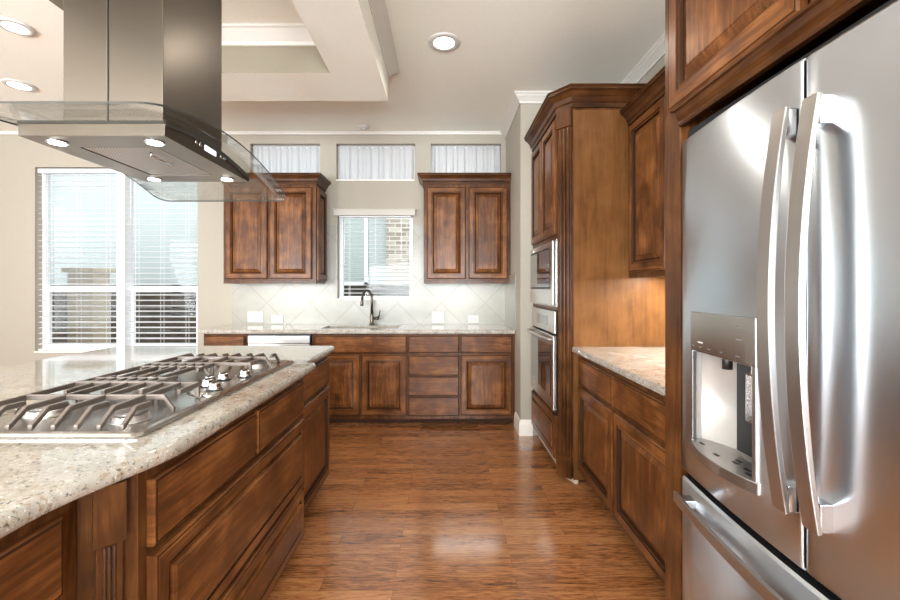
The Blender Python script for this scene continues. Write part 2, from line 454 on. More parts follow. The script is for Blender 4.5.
# ------------------------------------------------------------------ room shell
XL, XR, YB, YR, ZC = -6.5, 1.55, 4.62, -3.5, 3.03
b = B(); b.box(XL-.2, XR+.2, YR-.2, YB+.2, -.1, 0); tag(obj('floor', b, 'floor'), kind='structure')
b = B(); b.box(XL-.2, XR+.2, YR-.2, YB+.2, ZC, ZC+.12); tag(obj('ceiling', b, 'ceiling'), kind='structure')
WIN = {'big': (-4.50, -2.71, .60, 2.64), 'tl': (-2.13, -1.365, 2.488, 2.90), 'tm': (-1.184, -.32, 2.488, 2.90), 'tr': (-.143, .627, 2.488, 2.90), 'sink': (-1.172, -.344, 1.18, 2.15)}
b = B(); wall_grid(b, lambda a, d, z: (a, d, z), XL-.2, .68, 0, ZC, YB, YB+.18, list(WIN.values())); tag(obj('wall_back', b, 'wall'), kind='structure')
b = B(); b.box(.68, XR+.2, 3.73, YB+.18, 0, ZC); tag(obj('wall_return', b, 'wall'), kind='structure')
b = B(); b.box(XR, XR+.2, YR, 3.73, 0, ZC); tag(obj('wall_right', b, 'wall'), kind='structure')
b = B(); wall_grid(b, lambda a, d, z: (d, a, z), YR, YB, 0, ZC, XL-.18, XL, [(-2.3, -.5, .6, 2.7), (.7, 2.5, .6, 2.7)]); tag(obj('wall_left', b, 'wall'), kind='structure')
b = B(); wall_grid(b, lambda a, d, z: (a, d, z), XL, XR, 0, ZC, YR-.18, YR, [(-5.0, -3.4, .3, 2.7), (-2.4, -.8, .3, 2.7), (-.2, 1.4, .3, 2.7)]); tag(obj('wall_rear', b, 'wall'), kind='structure')

# dropped soffit ring over the island with the raised tray inside it
ZS = 2.75
b = B()
so = (-2.60, -.432, -.6, 3.24); ho = (-1.985, -.765, .25, 2.82)
def rect(r, z): return [(r[0], r[2], z), (r[1], r[2], z), (r[1], r[3], z), (r[0], r[3], z)]
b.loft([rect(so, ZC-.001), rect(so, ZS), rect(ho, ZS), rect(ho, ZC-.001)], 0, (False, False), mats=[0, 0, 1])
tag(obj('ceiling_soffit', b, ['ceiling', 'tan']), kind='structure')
def crown(h, w):   # (out, z) below z = 0
    return [(0, 0), (w, 0), (w, -.014), (w*.86, -.02), (w*.72, -.034), (w*.55, -h*.5), (w*.30, -h*.72), (w*.22, -h*.78), (w*.18, -h*.86), (.012, -h*.92), (.012, -h), (0, -h)]
def at_z(pr, z): return [(o, z+h) for o, h in pr]
k = 0
def trim(path, z, closed=False, side=1, h=.10, w=.085):
    global k; k += 1
    b = B(); b.sweep(path, at_z(crown(h, w), z), closed, side=side)
    return tag(obj('trim_%d' % k, b, 'crown'), kind='structure')
trim([(so[0], so[2]), (so[1], so[2]), (so[1], so[3]), (so[0], so[3])], ZC-.001, True, 1, .09, .08)
trim([(ho[0], ho[2]), (ho[1], ho[2]), (ho[1], ho[3]), (ho[0], ho[3])], ZC-.001, True, -1, .10, .085)
trim([(XL, YB), (.6795, YB)], ZC-.001, False, 1, .034, .026)
trim([(.68, YB-.03), (.68, 3.73), (XR, 3.73), (XR, YR)], ZC-.001, False, 1, .085, .065)
base_prof = [(0, 0), (.016, 0), (.016, .10), (.012, .115), (.012, .125), (.006, .135), (0, .14)]
b = B(); b.sweep([(.68, 3.98), (.68, 3.73), (.786, 3.73)], base_prof); tag(obj('baseboard_return', b, 'white_trim'), kind='structure')
b = B(); b.sweep([(XL, YB), (-2.34, YB)], base_prof); tag(obj('baseboard_back', b, 'white_trim'), kind='structure')

# tiled backsplash behind the sink counter and its return
b = B(); wall_grid(b, lambda a, d, z: (a, d, z), -2.33, .672, .915, 1.405, YB-.008, YB-.0005, [(-1.172, -.344, 1.18, 2)]); tag(obj('wall_back_tile', b, 'tile'), kind='structure')
b = B(); b.box(.672, .6795, 3.97, YB-.0005, .915, 1.44); tag(obj('wall_return_tile', b, 'tile'), kind='structure')

# ------------------------------------------------------------------ windows, blinds, curtains
def window(idx, key, mullions, rail):
    x0, x1, z0, z1 = WIN[key]
    fr = B(); Y0, Y1 = YB+.085, YB+.135; w = .04
    fr.box(x0, x0+w, Y0, Y1, z0, z1); fr.box(x1-w, x1, Y0, Y1, z0, z1)
    fr.box(x0+w, x1-w, Y0, Y1, z0, z0+w); fr.box(x0+w, x1-w, Y0, Y1, z1-w, z1)
    o = obj('window_%d' % idx, fr, 'white_vinyl', None, .003, (x0, YB+.11, z0)); tag(o, kind='structure')
    xs = [x0+w] + [m for m in mullions] + [x1-w]
    for mx in mullions:
        q = B(); q.box(mx-.045, mx+.045, YB-.004, Y1, z0+w, z1-w); obj('mullion', q, 'white_vinyl', o, .003)
    for i in range(len(xs)-1):
        a = xs[i] + (.045 if i else 0); c = xs[i+1] - (.045 if i < len(xs)-2 else 0)
        if rail:
            q = B(); q.box(a, c, Y0+.004, Y1-.006, rail-.03, rail+.03)
            q.box(a, a+.03, Y0+.008, Y1-.01, z0+w, rail-.03); q.box(c-.03, c, Y0+.008, Y1-.01, z0+w, rail-.03); q.box(a+.03, c-.03, Y0+.008, Y1-.01, z0+w, z0+w+.035)
            obj('sash', q, 'white_vinyl', o, .002)
        q = B(); q.box(a, c, YB+.112, YB+.116, z0+w, z1-w); obj('pane', q, 'pane', o)
    q = B(); q.box(x0+.001, x1-.001, YB-.012, Y0, z0, z0+.016); obj('sill', q, 'white_trim', o, .003)
window(1, 'big', [-3.555], 1.30); window(2, 'tl', [], None); window(3, 'tm', [], None); window(4, 'tr', [], None); window(5, 'sink', [], None)

def blind(label, x0, x1, z0, z1, pitch, yc, tilt, valance=None, rail=None):
    t = thing('window_blind', label, 'blind', ((x0+x1)/2, yc, z1), 'white slatted window blinds')
    q = B(); q.box(x0, x1, yc-.026, yc+.026, z1-.045, z1); obj('headrail', q, 'white_vinyl', t, .003)
    q = B(); z = z1-.07; hw = .025
    c, s = math.cos(tilt)*hw, math.sin(tilt)*hw
    while z > z0+.05:
        q.loft([[(x0+.004, yc-c, z-s-.0013), (x0+.004, yc+c, z+s-.0013), (x0+.004, yc+c, z+s+.0013), (x0+.004, yc-c, z-s+.0013)], [(x1-.004, yc-c, z-s-.0013), (x1-.004, yc+c, z+s-.0013), (x1-.004, yc+c, z+s+.0013), (x1-.004, yc-c, z-s+.0013)]])
        z -= pitch
    obj('slats', q, 'slat', t)
    q = B(); q.box(x0+.003, x1-.003, yc-.025, yc+.025, z0+.018, z0+.034); obj('bottom_rail', q, 'white_vinyl', t, .002)
    n = 3
    for i in range(n):
        cx = x0+.11+(x1-x0-.22)*i/(n-1); q = B()
        for yy in (yc-.027, yc+.027): q.box(cx-.0012, cx+.0012, yy-.0008, yy+.0008, z0+.03, z1-.04)
        obj('ladder_cord', q, 'white_vinyl', t)
    if valance:
        q = B(); q.box(x0-.05, x1+.05, YB-.055, YB-.012, z1-.035, z1+.035); q.box(x0-.055, x1+.055, YB-.06, YB-.012, z1+.025, z1+.04); obj('valance', q, 'valance', t, .004)
    q = B(); q.tube([(x0+.06, yc-.03, z1-.05), (x0+.06, yc-.032, z1-.55)], .004, 6); obj('tilt_wand', q, 'white_vinyl', t)
    return t
blind('white slatted blind in the left half of the large window', -4.475, -3.605, .605, 2.625, .06, YB+.03, .18)
blind('white slatted blind in the right half of the large window', -3.505, -2.73, .605, 2.625, .06, YB+.03, .18)
blind('small white slatted blind with valance over the sink window', -1.155, -.361, 1.185, 2.135, .045, YB+.03, .10, True)

def curtain(label, key):
    x0, x1, z0, z1 = WIN[key]; yc = YB+.05
    t = thing('curtain', label, 'curtain', ((x0+x1)/2, yc, z1), 'sheer curtains on the high windows')
    q = B(); q.tube([(x0+.002, yc, z1-.03), (x1-.002, yc, z1-.03)], .006, 8); obj('rod', q, 'white_vinyl', t)
    q = B(); n = 110; ph = random.random()*6
    cols = []
    for i in range(n+1):
        u = i/n; x = x0+.012+(x1-x0-.024)*u
        y = [yc + a*(math.sin(u*70+ph)+.7*math.sin(u*113+ph*2)+.5*math.sin(u*31+ph)) for a in (.002, .005, .009, .012)]
        cols.append([(x, y[0]-.008, z1-.008), (x, y[1]-.008, z1-.05), (x, y[2]-.006, (z0+z1)/2), (x, y[3]-.006, z0+.018)])
    q.loft(cols, 0, (False, False), False, True)
    obj('cloth', q, 'sheer', t)
curtain('sheer white curtain on the high window above the left cabinet, behind the hood glass', 'tl')
curtain('sheer white curtain on the high window above the sink window', 'tm')
curtain('sheer white curtain on the high window over the right wall cabinet', 'tr')

# ------------------------------------------------------------------ cabinets
def carcass(b, F, u0, u1, depth, w0, w1, toe=.07, m=0, toe_h=.1):
    fbox(b, F, u0, u1, -depth, 0, w0, w1, m)
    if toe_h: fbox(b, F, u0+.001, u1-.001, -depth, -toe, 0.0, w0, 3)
CW = ['frame_v', 'wood_h', 'glaze', 'wood_toe']
def cabinet(name, label, cat, F, u0, u1, depth, w0, w1, fronts, toe_h=.1, group=None, loc=None, mats=CW, toe=.07, hollow=False):
    t = thing(name, label, cat, loc or F((u0+u1)/2, -depth/2, 0 if toe_h else w0), group)
    b = B()
    if hollow:
        for q in ((u0, u0+.02, -depth, 0, w0, w1), (u1-.02, u1, -depth, 0, w0, w1), (u0+.02, u1-.02, -depth, 0, w0, w0+.02), (u0+.02, u1-.02, -depth, -depth+.01, w0+.02, w1), (u0+.02, u1-.02, -.02, 0, w0+.02, w1)): fbox(b, F, *q)
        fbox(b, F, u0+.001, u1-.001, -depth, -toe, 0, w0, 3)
    else: carcass(b, F, u0, u1, depth, w0, w1, toe, 0, toe_h)
    obj('body', b, mats, t, .0015)
    for kind, style, a, c, p, q in fronts:
        d = B(); front(d, F, a, c, p, q, style, .0008); obj(kind, d, WOOD3, t)
    return t

# back run
FB = Fr(0, 4.02, '-y'); D = .59
G = 'base cabinets along the window wall'
T, Bt = .872, .055
cabinet('base_cabinet', 'narrow base cabinet left of the dishwasher, mostly hidden behind the island', 'cabinet', FB, -2.30, -1.885, D, Bt, T, [('drawer', 'slab', -2.285, -1.90, .69, .855), ('door', 'door', -2.285, -1.90, .095, .672)], group=G)
cabinet('sink_cabinet', 'dark wood sink cabinet with two doors under the window', 'cabinet', FB, -1.262, -.348, D, Bt, T, [('drawer', 'slab', -1.235, -.356, .69, .855), ('door', 'door', -1.235, -.80, .095, .672), ('door', 'door', -.785, -.356, .095, .672)], group=G, hollow=True)
cabinet('drawer_cabinet', 'dark wood cabinet with a stack of four drawers', 'cabinet', FB, -.348, .150, D, Bt, T, [('drawer', 'slab', -.340, .143, p, q) for p, q in ((.69, .855), (.478, .664), (.283, .465), (.09, .270))], group=G)
cabinet('base_cabinet', 'dark wood base cabinet with one door and drawer beside the white wall end', 'cabinet', FB, .150, .677, D, Bt, T, [('drawer', 'slab', .158, .65, .69, .855), ('door', 'door', .158, .65, .095, .672)], group=G)
t = thing('dishwasher', 'stainless dishwasher under the back counter, only its top strip showing', 'dishwasher', (-1.573, 4.3, 0))
b = B(); b.box(-1.872, -1.275, 4.03, 4.59, .09, .868); b.box(-1.86, -1.29, 4.09, 4.55, 0, .09); obj('body', b, 'black', t)
b = B(); b.box(-1.868, -1.279, 4.0, 4.029, .10, .775); obj('door', b, 'steel', t, .004)
b = B(); b.box(-1.868, -1.279, 3.997, 4.029, .779, .856); obj('control_panel', b, 'steel', t, .004)
b = B(); b.tube([(-1.83, 4.0, .74), (-1.83, 3.965, .74), (-1.32, 3.965, .74), (-1.32, 4.0, .74)], .009, 8); obj('handle', b, 'steel_handle', t)

# back counter with the sink cut out of it
def edge(z=.914, th=.038): return [(0, z-th), (-.004, z-th), (.0, z-th+.002), (.004, z-th*.7), (.005, z-th*.45), (.003, z-.006), (-.004, z)]
cy0, cy1 = 3.965, YB-.0095; sx0, sx1, sy0, sy1 = -1.21, -.46, 4.10, 4.44
t = B(); z0, z1 = .876, .914
def slab(b, x0, x1, y0, y1, bull=False):
    if not bull: b.box(x0, x1, y0, y1, z0, z1); return
    pr = [(y1, z0), (y0+.008, z0), (y0+.002, z0+.006), (y0, z0+.016), (y0, z1-.012), (y0+.003, z1-.004), (y0+.010, z1), (y1, z1)]
    b.loft([[(x0, y, z) for y, z in pr], [(x1, y, z) for y, z in pr]])
slab(t, -2.32, sx0, cy0, cy1, True); slab(t, sx1, .670, cy0, cy1, True); slab(t, sx0, sx1, cy0, sy0, True); slab(t, sx0, sx1, sy1, cy1)
tag(obj('countertop', t, 'granite', None, 0, (-.8, 4.3, z0)), 'cream speckled granite countertop along the window wall', 'countertop')
t = thing('sink', 'undermount steel sink in the back counter below the window', 'sink', (-.835, 4.27, .70))
b = B(); o = .001
R_ = [(rrect(sx0+o, sx1-o, sy0+o, sy1-o, .05), .875), (rrect(sx0+.012, sx1-.012, sy0+.012, sy1-.012, .05), .873), (rrect(sx0+.02, sx1-.02, sy0+.02, sy1-.02, .05), .72), (rrect(sx0+.05, sx1-.05, sy0+.05, sy1-.05, .04), .705)]
b.loft([[(x, y, z) for x, y in pl] for pl, z in R_], 0, (False, True), True, True); obj('basin', b, 'steel', t)
b = B(); b.lathe([(.045, .706), (.045, .709), (.03, .7095), (.028, .707), (.001, .707)], (-.835, 4.3, 0), 20); obj('drain', b, 'chrome', t)
t = thing('faucet', 'dark bronze gooseneck faucet behind the sink', 'faucet', (-.775, 4.51, .914))
fx, fy = -.775, 4.51
b = B(); b.lathe([(.030, .9145), (.030, .922), (.024, .93), (.020, .95), (.019, 1.02), (.016, 1.04)], (fx, fy, 0)); obj('base', b, 'bronze', t)
arc = [(fx, fy, 1.03), (fx, fy, 1.17)]
dx, dy = -.62, -.785
for i in range(0, 13):
    a = math.pi*i/12*.97; r = .066
    arc.append((fx+dx*r*(1-math.cos(a)), fy+dy*r*(1-math.cos(a)), 1.20+r*math.sin(a)*1.25))
b = B(); b.tube(arc, [.016]+[.0125]*(len(arc)-1), 12); obj('spout', b, 'bronze', t)
e = arc[-1]
b = B(); b.tube([(e[0], e[1], e[2]+.005), (e[0]-.002, e[1]-.002, e[2]-.03), (e[0]-.004, e[1]-.005, e[2]-.075), (e[0]-.004, e[1]-.005, e[2]-.085)], [.013, .015, .019, .015], 12); obj('spray_head', b, 'bronze', t)
b = B(); b.tube([(fx+.01, fy, .985), (fx+.06, fy-.004, .985), (fx+.078, fy-.006, .985)], [.015, .017, .013], 12); b.tube([(fx+.066, fy-.005, .99), (fx+.082, fy-.008, 1.02), (fx+.088, fy-.012, 1.065), (fx+.094, fy-.014, 1.072)], [.009, .008, .006, .005], 8); obj('handle', b, 'bronze', t)

# switches and outlets on the tile
def plate(label, x0, x1, z0, z1, kind):
    t = thing('wall_switch' if kind == 'switch' else 'outlet', label, kind, ((x0+x1)/2, YB-.008, (z0+z1)/2), 'white cover plates on the tiled backsplash')
    y = YB-.0085
    b = B(); b.box(x0, x1, y-.007, y, z0, z1); obj('cover_plate', b, 'plate', t, .003)
    b = B(); cx, cz = (x0+x1)/2, (z0+z1)/2
    if kind == 'switch':
        w = (x1-x0); nsw = 2 if w > .15 else 1
        for i in range(nsw):
            c = x0+w*(i+.5)/nsw; b = B(); b.box(c-.017, c+.017, y-.011, y-.0072, cz-.033, cz+.033)
            obj('rocker', b, 'rocker', t, .0015)
    else:
        for s in (-1, 1):
            b = B(); b.box(cx+s*.02-.014, cx+s*.02+.014, y-.010, y-.0072, cz-.017, cz+.017); so_ = obj('socket', b, 'rocker', t, .001)
            for zz in (-.006, .006):
                b = B(); b.box(cx+s*.02-.004, cx+s*.02+.004, y-.0108, y-.0101, cz+zz-.001, cz+zz+.001); obj('slot', b, 'black', so_)
plate('larger white switch plate left of the sink, by the wall', -2.155, -1.985, .935, 1.052, 'switch')
plate('small white outlet plate between the big left plate and the sink', -1.893, -1.765, .925, 1.010, 'outlet')
plate('squarish white switch plate right of the sink window', -.132, 0.0, .925, 1.052, 'switch')
plate('small white outlet plate at far right near the white wall end', .262, .382, .925, 1.012, 'outlet')

# wall cabinets on the back wall
FU = Fr(0, 4.285, '-y')
wc = [(.0, -.10), (.010, -.10), (.010, -.078), (.020, -.070), (.026, -.050), (.048, -.026), (.058, -.022), (.058, -.008), (.064, -.006), (.064, 0), (0, 0)]
def wall_cab(label, x0, x1, doors, left, right):
    t = cabinet('wall_cabinet', label, 'cabinet', FU, x0, x1, .333, 1.388, 2.40, [('door', 'door', a, c, 1.402, 2.335) for a, c in doors], 0, 'wall cabinets either side of the sink window')
    b = B(); pth = [(x0, 4.62), (x0, 4.2855), (x1, 4.2855), (x1, 4.62)]
    if not right: pth = pth[:3]
    b.sweep(pth, at_z(wc, 2.47), False, side=1); b.box(x0+.002, x1-.002, 4.288, 4.616, 2.401, 2.468)
    obj('crown_moulding', b, ['mould_h'], t)
    b = B(); b.box(x0, x1, 4.2852, 4.303, 1.356, 1.3875); b.box(x0, x0+.018, 4.303, 4.617, 1.356, 1.3875); b.box(x1-.018, x1, 4.303, 4.617, 1.356, 1.3875); obj('light_rail', b, ['frame_v'], t)
    if x1 < 0:
        d = B(); front(d, Fr(x1, 4.285, '+x'), .02, .315, 1.39, 2.335, 'door', .0008); obj('side_panel', d, WOOD3, t)
    return t
wall_cab('dark wood wall cabinet left of the sink window, behind the hood glass', -2.25, -1.305, [(-2.222, -1.795), (-1.775, -1.345)], 1, 1)
wall_cab('dark wood wall cabinet right of the sink window', -.207, .676, [(-.175, .222), (.25, .645)], 1, 0)
def strip(label, x0, x1, y0, y1, z, p, along='x'):
    t = thing('under_cabinet_light', label, 'light', ((x0+x1)/2, (y0+y1)/2, z), 'under cabinet lights')
    b = B(); b.box(x0, x1, y0, y1, z-.016, z); obj('housing', b, 'white_plastic', t, .002)
    b = B(); b.box(x0+.008, x1-.008, y0+.006, y1-.006, z-.0185, z-.0162); obj('diffuser', b, 'strip', t)
    w = (x1-x0-.03, y1-y0-.012) 
    light('strip_glow', 'AREA', ((x0+x1)/2, (y0+y1)/2, z-.02), (0, 0, 0), p, (1, .97, .91), w[0], w[1], t)
strip('thin light strip under the wall cabinet left of the sink', -2.15, -1.40, 4.33, 4.38, 1.3875, .3)
strip('thin light strip under the wall cabinet right of the sink', -.11, .58, 4.33, 4.38, 1.3875, .3)

# right run: base cabinet, counter, wall cabinet
FRB = Fr(.90, 0, '-x')
cabinet('base_cabinet', 'dark wood two door base cabinet between the oven tower and the fridge', 'cabinet', FRB, 1.428, 2.810, .645, .085, .872, [('drawer', 'slab', 2.205, 2.75, .682, .842), ('drawer', 'slab', 1.60, 2.185, .682, .842), ('door', 'door', 2.205, 2.75, .122, .658), ('door', 'door', 1.60, 2.185, .122, .658)])
b = B(); pr = [(XR-.003, .876), (.868, .876), (.860, .882), (.857, .895), (.859, .908), (.868, .914), (XR-.003, .914)]
b.loft([[(x, 1.428, z) for x, z in pr], [(x, 2.812, z) for x, z in pr]])
tag(obj('countertop', b, 'granite', None, 0, (1.2, 2.1, .876)), 'short cream granite countertop beside the fridge', 'countertop')
FRU = Fr(1.238, 0, '-x')
t = cabinet('wall_cabinet', 'dark wood wall cabinet above the short counter beside the fridge', 'cabinet', FRU, 1.428, 2.810, .308, 1.402, 2.42, [('door', 'door', 2.315, 2.772, 1.41, 2.375), ('door', 'door', 1.88, 2.295, 1.41, 2.375), ('door', 'door', 1.45, 1.86, 1.41, 2.375)], 0)
b = B(); b.box(1.2382, 1.256, 1.428, 2.81, 1.372, 1.4015); obj('light_rail', b, ['frame_v'], t)
b = B(); b.sweep([(1.238, 2.812), (1.238, 1.43)], at_z(wc, 2.49), False, side=1); b.box(1.242, 1.545, 1.432, 2.808, 2.421, 2.488); obj('crown_moulding', b, ['mould_h'], t)
strip('thin light strip under the wall cabinet beside the fridge', 1.36, 1.41, 1.6, 2.72, 1.4015, 19)

# tall oven tower
t = thing('oven_cabinet', 'tall dark wood cabinet tower holding the microwave and wall oven', 'cabinet', (1.17, 3.25, 0))
foot = [(.79, 3.728), (.79, 2.905), (.864, 2.816), (XR-.003, 2.816), (XR-.003, 3.728)]
near = [(.79, 2.918), (.79, 2.905), (.864, 2.816), (XR-.003, 2.816), (XR-.003, 2.855), (.85, 2.855)]
b = B()
b.prism(foot, .10, .425); b.prism(foot, 1.655, 2.52); b.prism(near, .425, 1.655)
b.box(.79, XR-.003, 3.695, 3.728, .425, 1.655); b.box(1.50, XR-.003, 2.855, 3.695, .425, 1.655); b.box(.79, 1.5, 2.92, 3.695, 1.148, 1.172)
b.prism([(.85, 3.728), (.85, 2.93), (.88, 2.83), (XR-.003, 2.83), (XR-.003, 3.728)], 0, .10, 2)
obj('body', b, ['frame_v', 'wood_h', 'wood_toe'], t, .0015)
b = B(); b.box(.868, XR-.004, 2.8125, 2.8155, .02, 2.50); obj('side_panel', b, ['wood_side'], t)
FO = Fr(.79, 0, '-x')
for a, c in ((2.925, 3.300), (3.318, 3.695)):
    d = B(); front(d, FO, a, c, 1.685, 2.485, 'door', .0008); obj('door', d, WOOD3, t)
d = B(); front(d, FO, 2.935, 3.69, .115, .41, 'wide', .0008); obj('drawer', d, WOOD3, t)
ux, uy = (.864-.79), (2.816-2.905); ln = math.hypot(ux, uy); ud = (ux/ln, uy/ln); nd = (uy/ln, -ux/ln)
if nd[0] > 0: nd = (-nd[0], -nd[1])
FP = Fr(.79, 2.905, (ud, nd))
def pilaster(F, w, parent, top, bot, ztop, zbot):
    b = B(); fbox(b, F, .004, w-.004, .001, .012, zbot, ztop, 0)
    n = 3; pitch = (w-.03)/n
    for i in range(n):
        c = .015+pitch*(i+.5)
        ring = lambda z: [F(c+pitch*.40*math.cos(math.pi*k/6), .012+pitch*.34*math.sin(math.pi*k/6), z) for k in range(7)]
        b.loft([ring(zbot+bot+.01), ring(ztop-top-.01)], 0, (True, True), True, True)
    fbox(b, F, -.001, w+.001, .001, .026, zbot, zbot+bot, 0); fbox(b, F, -.001, w+.001, .001, .026, ztop-top, ztop, 0)
    return obj('pilaster', b, ['mould_v', 'mould_h', 'glaze'], parent, .0015)
pilaster(FP, ln, t, .12, .14, 2.515, .03)
b = B(); pth = [(.79, 3.728), (.79, 2.905), (.864, 2.816), (XR-.004, 2.816)]
tc_ = [(o*1.25, z*1.25) for o, z in wc]
b.sweep(pth, at_z(tc_, 2.640), False, side=1); b.prism([(x+.003 if x < 1 else x-.002, y+.003 if y < 3 else y-.002) for x, y in foot], 2.521, 2.637)
obj('crown_moulding', b, ['mould_h'], t)
b = B(); b.sweep([(.853, 3.70), (.853, 2.922), (.884, 2.827), (.902, 2.815)], [(0, 0), (.02, 0), (.018, .010), (.010, .018), (0, .02)], False, side=1); obj('shoe_moulding', b, 'shoe', t)

def appliance_front(b, F, u0, u1, w0, w1, v, m=0, r=.01): fbox(b, F, u0, u1, .001, v, w0, w1, m)
t = thing('microwave', 'built-in stainless microwave with dark window above the wall oven', 'microwave', (.95, 3.3, 1.18))
b = B(); b.box(.80, 1.25, 2.99, 3.63, 1.20, 1.61); obj('body', b, 'black', t)
b = B(); fbox(b, FO, 2.922, 3.69, .001, .006, 1.173, 1.650); obj('trim_frame', b, 'steel', t, .002)
b = B(); fbox(b, FO, 2.932, 3.68, .0065, .034, 1.185, 1.640); o = obj('door', b, 'steel', t, .006)
q = B(); fbox(q, FO, 3.00, 3.635, .0345, .037, 1.315, 1.585); obj('window', q, 'blackglass', o, .004)
q = B(); fbox(q, FO, 2.99, 3.645, .0342, .0352, 1.300, 1.600); obj('window_border', q, 'black', o, .004)
b = B()
for i in range(4):
    for j in range(3): fbox(b, FO, 3.02+.03*j, 3.04+.03*j, .0372, .0378, 1.36+.035*i, 1.375+.035*i)
obj('keypad', b, 'grey_mark', t)
b = B(); fbox(b, FO, 3.55, 3.60, .0345, .036, 1.606, 1.622); obj('badge', b, 'chrome', t)
t = thing('wall_oven', 'stainless built-in wall oven with bar handle below the microwave', 'oven', (.95, 3.3, .43))
b = B(); b.box(.80, 1.4, 2.95, 3.66, .44, 1.12); obj('body', b, 'black', t)
b = B(); fbox(b, FO, 2.922, 3.69, .001, .020, .985, 1.146); o = obj('control_panel', b, 'steel', t, .004)
q = B(); fbox(q, FO, 3.13, 3.48, .0205, .022, 1.03, 1.10); obj('display', q, 'blackglass', o)
b = B(); fbox(b, FO, 2.925, 3.688, .001, .030, .450, .972); o = obj('door', b, 'steel', t, .005)
q = B(); fbox(q, FO, 2.99, 3.62, .0305, .033, .535, .905); obj('window', q, 'blackglass', o, .003)
q = B(); fbox(q, FO, 3.50, 3.55, .033, .0345, .555, .572); obj('badge', q, 'chrome', o)
b = B(); fbox(b, FO, 2.922, 3.69, .001, .008, .428, .446); obj('lower_vent', b, 'black', t)
b = B(); hp = []
for i in range(13):
    s = i/12; hp.append(FO(2.955+.70*s, .055+.022*math.sin(math.pi*s), .945))
b.tube([FO(2.955, .031, .945)]+hp+[FO(3.655, .031, .945)], .010, 10); obj('handle', b, 'steel_handle', t)

# ------------------------------------------------------------------ fridge and its surround
t = thing('refrigerator', 'stainless french door refrigerator with water dispenser', 'refrigerator', (1.1, .806, 0))
YF0, YF1, YM = .347, 1.272, .806
def xf(y): return .72-.03*(1-((y-YM)/(YF1-YM))**2)
b = B(); b.box(.79, 1.50, YF0+.005, YF1-.005, .03, 1.735); b.box(.768, 1.45, YF0+.005, 1.322, 1.735, 1.800); b.box(.768, .80, YF1-.02, 1.322, .03, 1.735); b.box(.82, 1.45, YF0+.05, YF1-.05, 0, .03); obj('body', b, 'black', t, .004)  # includes black filler added in place of the shaded gap by the panel
def door(y0, y1, z0, z1, hole=None):
    """bowed door: front skin over (y, z) cells, rounded vertical edges, straight back"""
    ys = [y0+(y1-y0)*i/12 for i in range(13)]; zs = [z0+.006, z1-.006]
    if hole: ys = sorted([y for y in ys if abs(y-hole[0]) > .012 and abs(y-hole[1]) > .012]+list(hole[:2])); zs = [z0+.006, hole[2], hole[3], z1-.006]
    pts = [(ys[0], .775), (ys[0], xf(ys[0])+.005), (ys[0]+.0015, xf(ys[0])+.0015)]
    pts += [(y, xf(y)) for y in [ys[0]+.006]+ys[1:-1]+[ys[-1]-.006]]
    pts += [(ys[-1]-.0015, xf(ys[-1])+.0015), (ys[-1], xf(ys[-1])+.005), (ys[-1], .775)]
    b = B()
    def P(i, z, inset=0): y, x = pts[i]; return (x+inset, y, z)
    for i in range(len(pts)-1):
        for j in range(len(zs)-1):
            if hole and zs[j] == hole[2] and hole[0]-1e-6 <= pts[i][0] and pts[i+1][0] <= hole[1]+1e-6: continue
            b.face([P(i, zs[j]), P(i+1, zs[j]), P(i+1, zs[j+1]), P(i, zs[j+1])], 1 if i in (0, len(pts)-2) else 0, i not in (0, len(pts)-2))
        b.face([P(i, z1-.006), P(i+1, z1-.006), P(i+1, z1, .006), P(i, z1, .006)], 0, False)
        b.face([P(i, z0+.006), P(i+1, z0+.006), P(i+1, z0, .006), P(i, z0, .006)], 0, False)
    for z in (z0, z1): b.face([P(i, z, .006) for i in range(len(pts))], 1)
    b.face([P(0, z0, .006), P(len(pts)-1, z0, .006), P(len(pts)-1, z1, .006), P(0, z1, .006)], 1)
    return b
hole = (.928, 1.200, .872, 1.125)
ld = obj('door', door(YM+.004, YF1, .756, 1.746, hole), ['steel_fridge', 'black'], t)
rd = obj('door', door(YF0, YM-.004, .756, 1.746), ['steel_fridge', 'black'], t)
fd = obj('freezer_drawer', door(YF0, YF1, .07, .738), ['steel_fridge', 'black'], t)
b = B()   # recess of the dispenser
y0, y1, z0, z1 = hole; xb = .79
def C(y, z): return (xf(y), y, z)
n = 6; yy = [y0+(y1-y0)*i/n for i in range(n+1)]
bk = [(xb-.004-.05*abs(2*i/n-1)**3, y) for i, y in enumerate(yy)]
for i in range(n):
    b.face([(bk[i][0], bk[i][1], z0), (bk[i+1][0], bk[i+1][1], z0), (bk[i+1][0], bk[i+1][1], z1), (bk[i][0], bk[i][1], z1)], 0, True)
    for z in (z0, z1): b.face([C(yy[i], z), C(yy[i+1], z), (bk[i+1][0], bk[i+1][1], z), (bk[i][0], bk[i][1], z)])
for y, q in ((y0, bk[0]), (y1, bk[-1])): b.face([C(y, z0), C(y, z1), (q[0], y, z1), (q[0], y, z0)])
dn = obj('dispenser', b, 'liner', ld)
